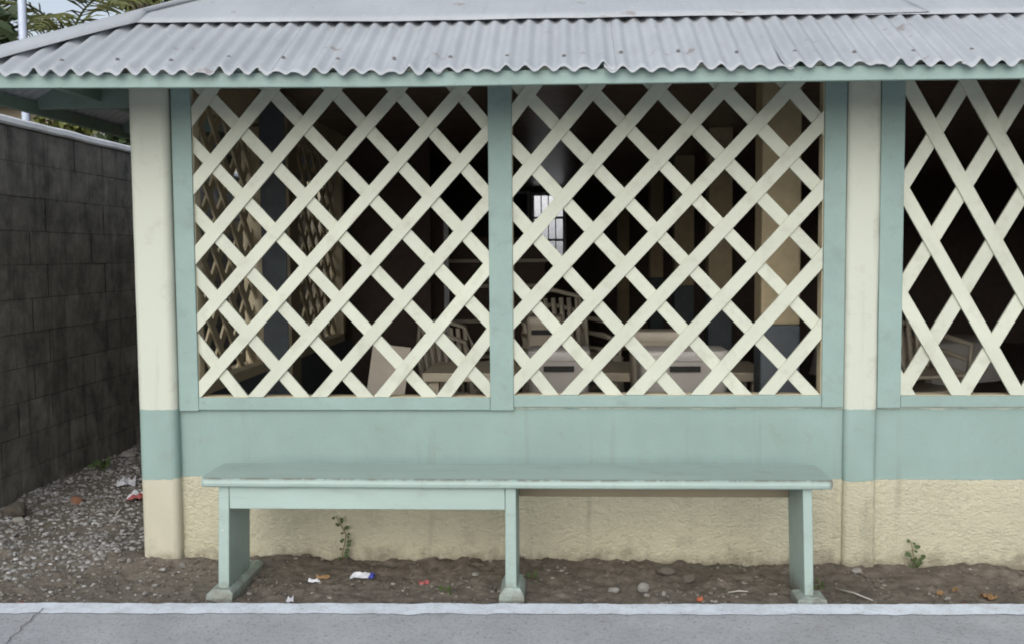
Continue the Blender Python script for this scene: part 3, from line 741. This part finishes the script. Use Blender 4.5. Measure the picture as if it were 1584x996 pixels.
def tree(name, base, ctr, rad, nclump, nleaf, ls, m, label, seed, cat='tree'):
    rg = random.Random(seed); root = tag(empty(name, base), label, cat); B = Vector(base); C = Vector(ctr)-B
    tk = MB(); tk.tube([Vector((0,0,-.05)), C*.35+Vector((.06,0,0)), C*.7, C], [.09, .07, .05, .02], 8)
    cl = []
    for _ in range(nclump):
        d = Vector((rg.gauss(0,1), rg.gauss(0,1), rg.gauss(0,1))).normalized()*rg.uniform(.35, 1)
        c = C+Vector((d.x*rad[0], d.y*rad[1], d.z*rad[2])); cl.append(c); tk.tube([C*.72, C.lerp(c, .5)+Vector((0,0,.05)), c], [.03, .018, .006], 5)
    tk.build('trunk', M['bark'], root, True); cr = MB()
    for c in cl:
        for _ in range(nleaf):
            o = c+Vector((rg.gauss(0,1), rg.gauss(0,1), rg.gauss(0,1)))*min(rad)*.28
            a = Vector((rg.gauss(0,1), rg.gauss(0,1), rg.gauss(-.4,.7))).normalized(); b = a.cross(Vector((rg.gauss(0,1), rg.gauss(0,1), rg.gauss(0,1)))).normalized()
            s = ls*rg.uniform(.6, 1.3); cr.add([o, o+a*s*.5+b*s*.25, o+a*s, o+a*s*.5-b*s*.25], [(0,1,2,3)])
    cr.build('crown', m, root); return root
c = onY(-22, 42, 5.6); tree('broadleaf_tree', (c[0], 5.6, 0), c, (.26, .3, .26), 10, 26, .2, M['leaf'], 'dark broad-leaved tree at the top left behind the pipe', 2)
c = onY(190, -40, 9.5); tree('broadleaf_tree', (c[0], 15.5, 0), onY(205, -30, 15.5), (.9, .8, .55), 20, 70, .2, M['leaf_lt'], 'yellow-green tree showing over the roof hip', 5)
c = onY(95, 196, 6.2); tree('hanging_shrub', (c[0], 6.2, 0), c, (.34, .25, .22), 12, 40, .12, M['leaf_lt'], 'light green shrub between the dark block wall and the house', 8, 'shrub')
c = onY(185, 200, 6.0); tree('hanging_shrub', (c[0], 6.0, 0), (c[0]+.1, 6.0, c[2]-.1), (.2, .25, .25), 8, 45, .14, M['leaf'], 'dark green shrub right beside the cream corner column, behind the block wall', 9, 'shrub')

# ================================================================== FURNITURE IN THE ROOM
def make_chair(m, label):
    t = tag(empty('plastic_chair'), label, 'chair')
    v = []; f = []
    for j in range(9):
        for i in range(9):
            u, w = i/8-.5, j/8-.5; v.append((u*.44, w*.42, .425-.02*math.exp(-(u*u+w*w)*6)+.012*(abs(w-.5) < .01)))
    f = [(j*9+i, j*9+i+1, (j+1)*9+i+1, (j+1)*9+i) for j in range(8) for i in range(8)]
    s = MB(); s.v = v; s.f = f; s.build('seat', m, t, True, solid=.02)
    b = MB()
    for k in range(7):
        x = -.17+.34*k/6; b.bar((x, .205, .42), (x*1.08, .275, .78), .032, .01, (0, -1, .2))
    arc = [(-.225, .20, .42), (-.24, .255, .65), (-.20, .285, .79), (0, .30, .835), (.20, .285, .79), (.24, .255, .65), (.225, .20, .42)]
    b.tube(arc, .016, 8); b.build('backrest', m, t, True)
    for sx in (-1, 1):
        MB().tube([(sx*.22, -.20, .42), (sx*.26, -.19, .60), (sx*.265, .05, .63), (sx*.245, .25, .64)], [.014, .016, .02, .014], 8).build('armrest', m, t, True)
        for sy in (-1, 1):
            MB().hexa([(sx*.255-.02, sy*.235-.02, 0), (sx*.255+.02, sy*.235-.02, 0), (sx*.255+.02, sy*.235+.02, 0), (sx*.255-.02, sy*.235+.02, 0)],
                      [(sx*.205-.032, sy*.19-.032, .42), (sx*.205+.032, sy*.19-.032, .42), (sx*.205+.032, sy*.19+.032, .42), (sx*.205-.032, sy*.19+.032, .42)]).build('leg', m, t, bevel=.006)
    return t
FZ = .041
ch0 = make_chair(M['plastic_beige'], 'lowest beige plastic chair of the stack behind the left window')
def place(o, x, y, z, rz): o.location = (x, y, z); o.rotation_euler.z = rz; return o
place(ch0, -.70, 2.6, FZ, 2.6)
ch = copy_tree(ch0); place(ch, -.70, 2.6, FZ+.10, 2.6); tag(ch, 'topmost beige plastic chair of the stack behind the left window', group='stacked chairs')
ch0['group'] = 'stacked chairs'
w0 = make_chair(M['plastic_beige'], 'lowest cream plastic chair stacked behind the middle window'); w0['group'] = 'stacked chairs'; place(w0, .05, 2.1, FZ, .5)
for k, nm in ((1, 'second'), (2, 'third'), (3, 'topmost')):
    q = copy_tree(w0); place(q, .05, 2.1, FZ+.10*k, .5); tag(q, nm+' cream plastic chair from the floor in the stack behind the middle window')
r0 = copy_tree(w0); place(r0, 2.22, 1.9, FZ, .3); tag(r0, 'lowest cream plastic chair stacked behind the right window')
for k, nm in ((1, 'second'), (2, 'topmost')):
    q = copy_tree(w0); place(q, 2.22, 1.9, FZ+.10*k, .3); tag(q, nm+' cream plastic chair in the stack behind the right window')

def make_table(x0, x1, y0, y1, z, label):
    t = tag(empty('dining_table', ((x0+x1)/2, (y0+y1)/2, FZ)), label, 'table', 'dining tables'); cx, cy = (x0+x1)/2, (y0+y1)/2; hx, hy = (x1-x0)/2, (y1-y0)/2; h = z-FZ
    MB().box(-hx, hx, -hy, hy, h-.05, h).build('table_top', M['table'], t, bevel=.006, seg=2)
    for sx in (-1, 1):
        for sy in (-1, 1): MB().box(sx*(hx-.06)-.03, sx*(hx-.06)+.03, sy*(hy-.06)-.03, sy*(hy-.06)+.03, 0, h-.051).build('leg', M['table'], t, bevel=.004)
    return t
make_table(-.80, .16, .98, 1.60, .765, 'pale laminate dining table behind the left window and mullion')
make_table(.20, 1.12, .98, 1.60, .765, 'pale laminate dining table behind the middle window, beside the tan column')
# round table in the right bay
t = tag(empty('round_table', (2.55, 3.2, FZ)), 'round table under a pale cloth behind the right window', 'table')
v = []; f = []; n = 48
for (rr, z, wv) in ((.02, .74, 0), (.60, .74, 0), (.615, .73, 0), (.63, .60, .02), (.65, .45, .035)):
    v += [((rr+wv*math.sin(9*a))*math.cos(a), (rr+wv*math.sin(9*a))*math.sin(a), z) for a in np.linspace(0, 6.2832, n, endpoint=False)]
for j in range(4): f += [(j*n+i, (j+1)*n+i, (j+1)*n+(i+1) % n, j*n+(i+1) % n) for i in range(n)]
f.append(tuple(range(n))); m_ = MB(); m_.v = v; m_.f = f; m_.build('tablecloth', M['plastic_white'], t, True)
MB().tube([(0,0,0),(0,0,.02),(0,0,.05),(0,0,.73)], [.28,.26,.04,.04], 16).build('pedestal', M['black'], t)
# crates and cooler near the sill
def rbox(x0, x1, y0, y1, z0, z1, r):
    m = MB(); v = []; prof = []
    for cx, cy, a0 in ((x1-r, y0+r, -90), (x1-r, y1-r, 0), (x0+r, y1-r, 90), (x0+r, y0+r, 180)):
        for k in range(6): a = R(a0+18*k); prof.append((cx+r*math.cos(a), cy+r*math.sin(a)))
    n = len(prof); cx, cy = (x0+x1)/2, (y0+y1)/2
    for z, s in ((z0, .93), (z1-.05, 1), (z1-.049, 1.03), (z1-.012, 1.03), (z1, 1.0)): v += [(cx+(x-cx)*s, cy+(y-cy)*s, z) for x, y in prof]
    f = [tuple(range(n-1,-1,-1)), tuple(range(4*n, 5*n))]+[(j*n+i, j*n+(i+1) % n, (j+1)*n+(i+1) % n, (j+1)*n+i) for j in range(4) for i in range(n)]
    m.v = v; m.f = f; return m
def crate(x0, x1, y0, y1, z0, z1, m, label, name='plastic_crate', vents=True):
    t = tag(empty(name, ((x0+x1)/2, (y0+y1)/2, z0)), label, 'crate' if 'crate' in name else 'box', 'plastic boxes and crates'); hx, hy, h = (x1-x0)/2, (y1-y0)/2, z1-z0
    rbox(-hx, hx, -hy, hy, 0, h, .05).build('body', m, t, True, bevel=.003)
    MB().box(-.075, .075, -hy*1.035-.006, -hy*1.035-.001, h-.10, h-.072).build('handle_slot_shade', M['black'], t, bevel=.002)  # black block painted in for the shaded hole of the grip
    if vents:
        for i in (-.5, -.15, .2, .55):
            for j in range(3): MB().box(i*hx*1.2-.02, i*hx*1.2+.02, -hy-.006, -hy+.004, h*.22+j*.045, h*.22+j*.045+.018).build('vent_slot_shade', M['black'], t, bevel=.002)  # black blocks, the shade inside the vents given as colour
    return t
def stand(x0, x1, y0, y1, z, label):
    t = tag(empty('low_stool', ((x0+x1)/2, (y0+y1)/2, FZ)), label, 'stool', 'low stools'); hx, hy, h = (x1-x0)/2, (y1-y0)/2, z-FZ
    MB().box(-hx, hx, -hy, hy, h-.03, h).build('seat', M['wood'], t)
    for sx in (-1, 1):
        for sy in (-1, 1): MB().box(sx*(hx-.03)-.02, sx*(hx-.03)+.02, sy*(hy-.03)-.02, sy*(hy-.03)+.02, 0, h-.031).build('leg', M['wood'], t)
stand(.36, .83, .33, .66, .5, 'low dark stool under the white crate behind the middle window')
crate(.365, .80, .32, .64, .502, .945, M['plastic_white'], 'white vented plastic crate just inside the middle window')
stand(.30, .72, .72, .95, .6, 'low dark stool under the beige crate')
crate(.345, .70, .70, .95, .602, 1.01, M['plastic_beige'], 'beige plastic crate standing higher behind the white vented crate', vents=False)
stand(-.19, .13, .35, .70, .45, 'low dark stool under the grey cooler box')
crate(-.185, .12, .34, .68, .452, .945, M['plastic_white'], 'pale grey cooler box just inside the window right of the mullion', 'cooler_box', False)
crate(-.22, -.02, 1.2, 1.5, .766, 1.06, M['plastic_beige'], 'small beige box standing on the table behind the mullion', 'storage_box', False)
# leaning board, cabinet and white trims in the dim back
o = MB().bar((0, 0, 0), (.10, .18, .86), .22, .02, (0, -1, .2)).build('leaning_board', M['plastic_beige']); o.location = (-1.10, 1.0, FZ); tag(o, 'flat beige board leaning at a slant behind the left window', 'board')
cb = tag(empty('cabinet', (-.75, 5.6, FZ)), 'brown wooden cabinet with shelves deep in the dim room', 'cabinet')
MB().box(-.55, .55, .02, .45, 0, 1.55).build('carcass', M['wood'], cb)
for z in (.35, .7, 1.05, 1.3): MB().box(-.56, .56, -.06, .018, z, z+.035).build('shelf', M['table'], cb)
dr = tag(empty('door', (-1.35, 4.9, FZ)), 'dark door with thin white frame edges deep in the room', 'door')
for x, za, zb in ((0, 1.0, 1.95), (.22, 1.3, 1.8)): MB().box(x, x+.045, 0, .04, 0, zb).build('frame_edge', M['white'], dr)
MB().box(.0451, .2199, .005, .03, 0, 1.9).build('leaf', M['wood'], dr)
mf = tag(empty('picture_frame', (-.9, 11.1, 1.5)), 'white framed dark board beside the bright far barred window', 'frame')
MB().box(0, .34, .0, .03, 0, .85).build('panel', M['black'], mf)
for a in ((-.03, .37, .84, .88), (.33, .37, 0, .84), (-.03, .001, 0, .84)): MB().box(a[0], a[1], -.02, .029, a[2], a[3]).build('frame_edge', M['white'], mf)

# ================================================================== LITTLE THINGS ON THE GROUND
def rock(px, py, s, label, m=None, seed=0, flat=.6, cat='stone'):
    p = onZ(px, py, .0); rg = np.random.RandomState(seed); me = bpy.data.meshes.new('stone')
    import bmesh
    bm = bmesh.new(); bmesh.ops.create_icosphere(bm, subdivisions=2, radius=.5)
    pl = [Vector(rg.normal(size=3)).normalized() for _ in range(7)]
    for v in bm.verts:
        for q in pl:
            d = v.co.dot(q)-.33
            if d > 0: v.co -= q*d*.85
        v.co *= 1+.10*fbm(v.co.x*3+seed, v.co.y*3, v.co.z*3, 3)
    bm.to_mesh(me); bm.free(); me.materials.append(m or M['stone'])
    o = link('stone', me); o.scale = (s, s*rg.uniform(.7, 1), s*flat); o.rotation_euler = (rg.uniform(-.2, .2), rg.uniform(-.2, .2), rg.uniform(0, 6))
    o.location = (p[0], p[1], soilz(p[0], p[1])+s*flat*.28); return tag(o, label, cat, 'loose stones and chips on the ground')
rock(996, 905, .072, 'largest pale flat stone on the soil below the right half of the bench', seed=3)
rock(948, 909, .055, 'pale stone left of the largest flat stone', seed=5)
rock(1000, 917, .030, 'little pale stone in front of the largest flat stone', seed=8)
rock(1027, 914, .038, 'small stone just right of the largest flat stone', seed=6)
rock(1066, 890, .075, 'jagged brown clod near the wall below the bench', M['pebble'], 9, .8, 'clod')
rock(1030, 884, .10, 'low grey stone against the wall under the bench', M['pebble'], 12, .5)
rock(24, 803, .17, 'brown stone at the foot of the dark wall, far left', M['pebble'], 14, .6)
rock(30, 815, .085, 'pale stone in front of the brown stone, far left', seed=15)
rock(118, 784, .085, 'reddish brick shard on the alley gravel', M['brick'], 17, .7, 'brick shard')
rock(62, 798, .075, 'flat grey stone on the gravel near the dark wall', M['gravel'], 19, .4)
rock(200, 712, .14, 'big tan stone in the alley close to the corner column', M['stone'], 21, .6)
rock(185, 700, .09, 'dark tan stone behind the big tan stone in the alley', M['pebble'], 22, .7)
rock(1325, 866+12, .05, 'pale stone at the foot of the right pilaster', seed=24)
rock(1466, 918, .035, 'small pale stone on the soil at far right', seed=25)
rock(735, 890, .045, 'pale torn chip on the soil left of the middle leg', M['stone'], 26, .3, 'chip')
rock(385, 912, .028, 'tiny pale stone by the left bench foot', seed=27)
rock(33, 940, .03, 'small brick red chip at the paving edge, left', M['brick'], 28, .5, 'chip')

def scrap(name, px, py, w, d, m, label, m2=None, rz=0, seed=0, cat='litter', h=.012):
    p = onZ(px, py, .01); t = tag(empty(name, (p[0], p[1], soilz(p[0], p[1])+.004), rz), label, cat, 'dry leaves on the soil' if cat == 'leaf' else 'scraps of litter on the ground')
    def part(nm, x0, x1, mm):
        v = []; f = []; nx, ny = 9, 7
        for j in range(ny):
            for i in range(nx):
                u = x0+(x1-x0)*i/(nx-1); q = -.5+j/(ny-1); e = .08*fbm(u*4+seed, q*4, 1, 2)
                v.append((u*w+e*w*.3, q*d*(1+.3*fbm(u*3, seed, 2, 2)), h*(1+1.6*fbm(u*3.2+seed, q*2.4, seed, 3))*(1-abs(2*q)**3*.7)))
        f = [(j*nx+i, j*nx+i+1, (j+1)*nx+i+1, (j+1)*nx+i) for j in range(ny-1) for i in range(nx-1)]
        s = MB(); s.v = v; s.f = f; s.build(nm, mm, t, False, solid=.0012)
    part('film', -.5, .28 if m2 else .5, m)
    if m2: part('printed_end', .281, .5, m2)
    return t
scrap('wrapper', 561, 887, .105, .045, M['foil'], 'white wrapper with a blue end under the left half of the bench', M['blue'], -.05, 2)
scrap('wrapper', 196, 752, .11, .10, M['foil'], 'crumpled silver-white wrapper in the alley', None, .3, 5, h=.03)
scrap('wrapper', 212, 775, .09, .10, M['foil'], 'white and red wrapper beside the corner column', M['red'], -1.2, 7, h=.03)
scrap('wrapper', 656, 896, .045, .02, M['red'], 'tiny red scrap under the left half of the bench', None, .4, 9)
scrap('wrapper', 486, 893, .05, .015, M['foil'], 'thin white paper strip under the bench near the left leg', None, .1, 11)
scrap('wrapper', 1083, 917, .03, .02, M['orange'], 'small orange scrap on the soil right of the stones', None, .3, 13)
scrap('wrapper', 1497, 922, .035, .02, M['red'], 'small red scrap on the soil at far right', None, 0, 15)
scrap('wrapper', 448, 921, .03, .012, M['foil'], 'tiny white paper bit near the left bench foot', None, .5, 17)
scrap('dry_leaf', 1530, 905, .06, .045, M['dry'], 'curled tan dry leaf at the far right', None, .5, 19, 'leaf')
scrap('dry_leaf', 1478, 903, .035, .025, M['dry'], 'small yellow-brown dry leaf left of the curled tan leaf', None, 1.2, 21, 'leaf')
scrap('dry_leaf', 1455, 906, .025, .02, M['dry'], 'smallest dry leaf, beside the small yellow-brown one', None, 2.2, 23, 'leaf')
scrap('dry_leaf', 500, 885, .06, .03, M['dry'], 'dull brown leaf under the bench near the white wrapper', None, .1, 25, 'leaf')
def stick(p0, p1, r, label, z=.012):
    a, b = onZ(*p0, z), onZ(*p1, z); m = (a+b)/2+np.array([.004, .003, .004])
    a[2] = soilz(a[0], a[1])+r+.004; b[2] = soilz(b[0], b[1])+r+.010; m[2] = (a[2]+b[2])/2+.004
    tag(MB().tube([a, m, b], [r, r*.95, r*.7], 7).build('stick', M['stick'], None, True), label, 'stick', 'sticks on the ground')
stick((1292, 894), (1350, 919), .0035, 'long bleached stick lying right of the right bench leg')
stick((1126, 907), (1157, 910), .0030, 'short bleached stick left of the right bench leg')
stick((1276, 933), (1284, 941), .0035, 'stub of a stick beside the right bench foot')
stick((1378, 928), (1424, 932), .0022, 'thin pale stick near the paving edge at right')
stick((179, 800), (192, 784), .004, 'pale twig on the alley gravel')

def weed(px, py, path, leaves, ls, label, seed, y=None, m=None):
    p = onZ(px, py, .0); p[1] = y if y is not None else p[1]
    rg = random.Random(seed); t = tag(empty('weed', (p[0], p[1], soilz(p[0], p[1])-.004)), label, 'plant', 'weeds along the wall and alley')
    P = [Vector(q) for q in path]; MB().tube(P, [.0022]*(len(P)-1)+[.0010], 6).build('stem', M['stem'], t, True)
    for k in range(leaves):
        u = (k+.5)/leaves*(len(P)-1); i = min(int(u), len(P)-2); c = P[i].lerp(P[i+1], u-i)
        a = Vector((rg.choice((-1, 1))*rg.uniform(.5, 1), rg.uniform(-1, .1), rg.uniform(-.3, .7))).normalized(); s = ls*rg.uniform(.6, 1.25)
        b = a.cross(Vector((rg.uniform(-.4, .4), -1, .5))).normalized(); nrm = a.cross(b)*.12*s; q = c+a*s*.35
        lf = MB().tube([c, q], .0007, 4); lf.add([q, q+a*s*.3+b*s*.38+nrm, q+a*s*.75+b*s*.30+nrm, q+a*s, q+a*s*.75-b*s*.30+nrm, q+a*s*.3-b*s*.38+nrm, q+a*s*.5], [(0,1,6),(1,2,6),(2,3,6),(3,4,6),(4,5,6),(5,0,6)])
        lf.build('leaf', m or M['weed'], t)
weed(530, 868, [(0,0,0),(-.003,-.008,.04),(.012,-.012,.09),(.018,-.012,.13),(-.005,-.010,.17),(-.03,-.006,.215)], 22, .022, 'spindly weed climbing the cream wall under the bench', 3, -.03)
weed(1412, 874, [(0,0,0),(.004,-.012,.05),(-.006,-.014,.10),(-.012,-.012,.135)], 12, .026, 'small green weed at the wall foot on the right', 5, -.03)
weed(1418, 876, [(0,0,0),(.008,-.006,.03),(.014,-.01,.055)], 12, .024, 'bushy weed tuft beside the small green weed', 15, -.035)
weed(823, 893, [(0,0,0),(.002,0,.02),(.004,-.004,.038)], 9, .022, 'tiny green seedling right of the middle bench leg', 7)
weed(688, 915, [(0,0,0),(.0,-.003,.01),(.0,-.006,.018)], 9, .030, 'low grey-green rosette weed left of the middle bench leg', 9)
weed(1266, 900, [(0,0,0),(.004,0,.025),(.006,0,.045)], 8, .022, 'tiny green weed behind the right bench leg', 11)
weed(112, 730, [(0,0,0),(.02,-.02,.07),(.03,-.02,.15),(.02,-.03,.21)], 20, .05, 'weed growing at the foot of the dark block wall', 13)
weed(150, 730, [(0,0,0),(.03,-.02,.04),(.08,-.03,.06)], 16, .05, 'low weed creeping on the alley gravel', 14)
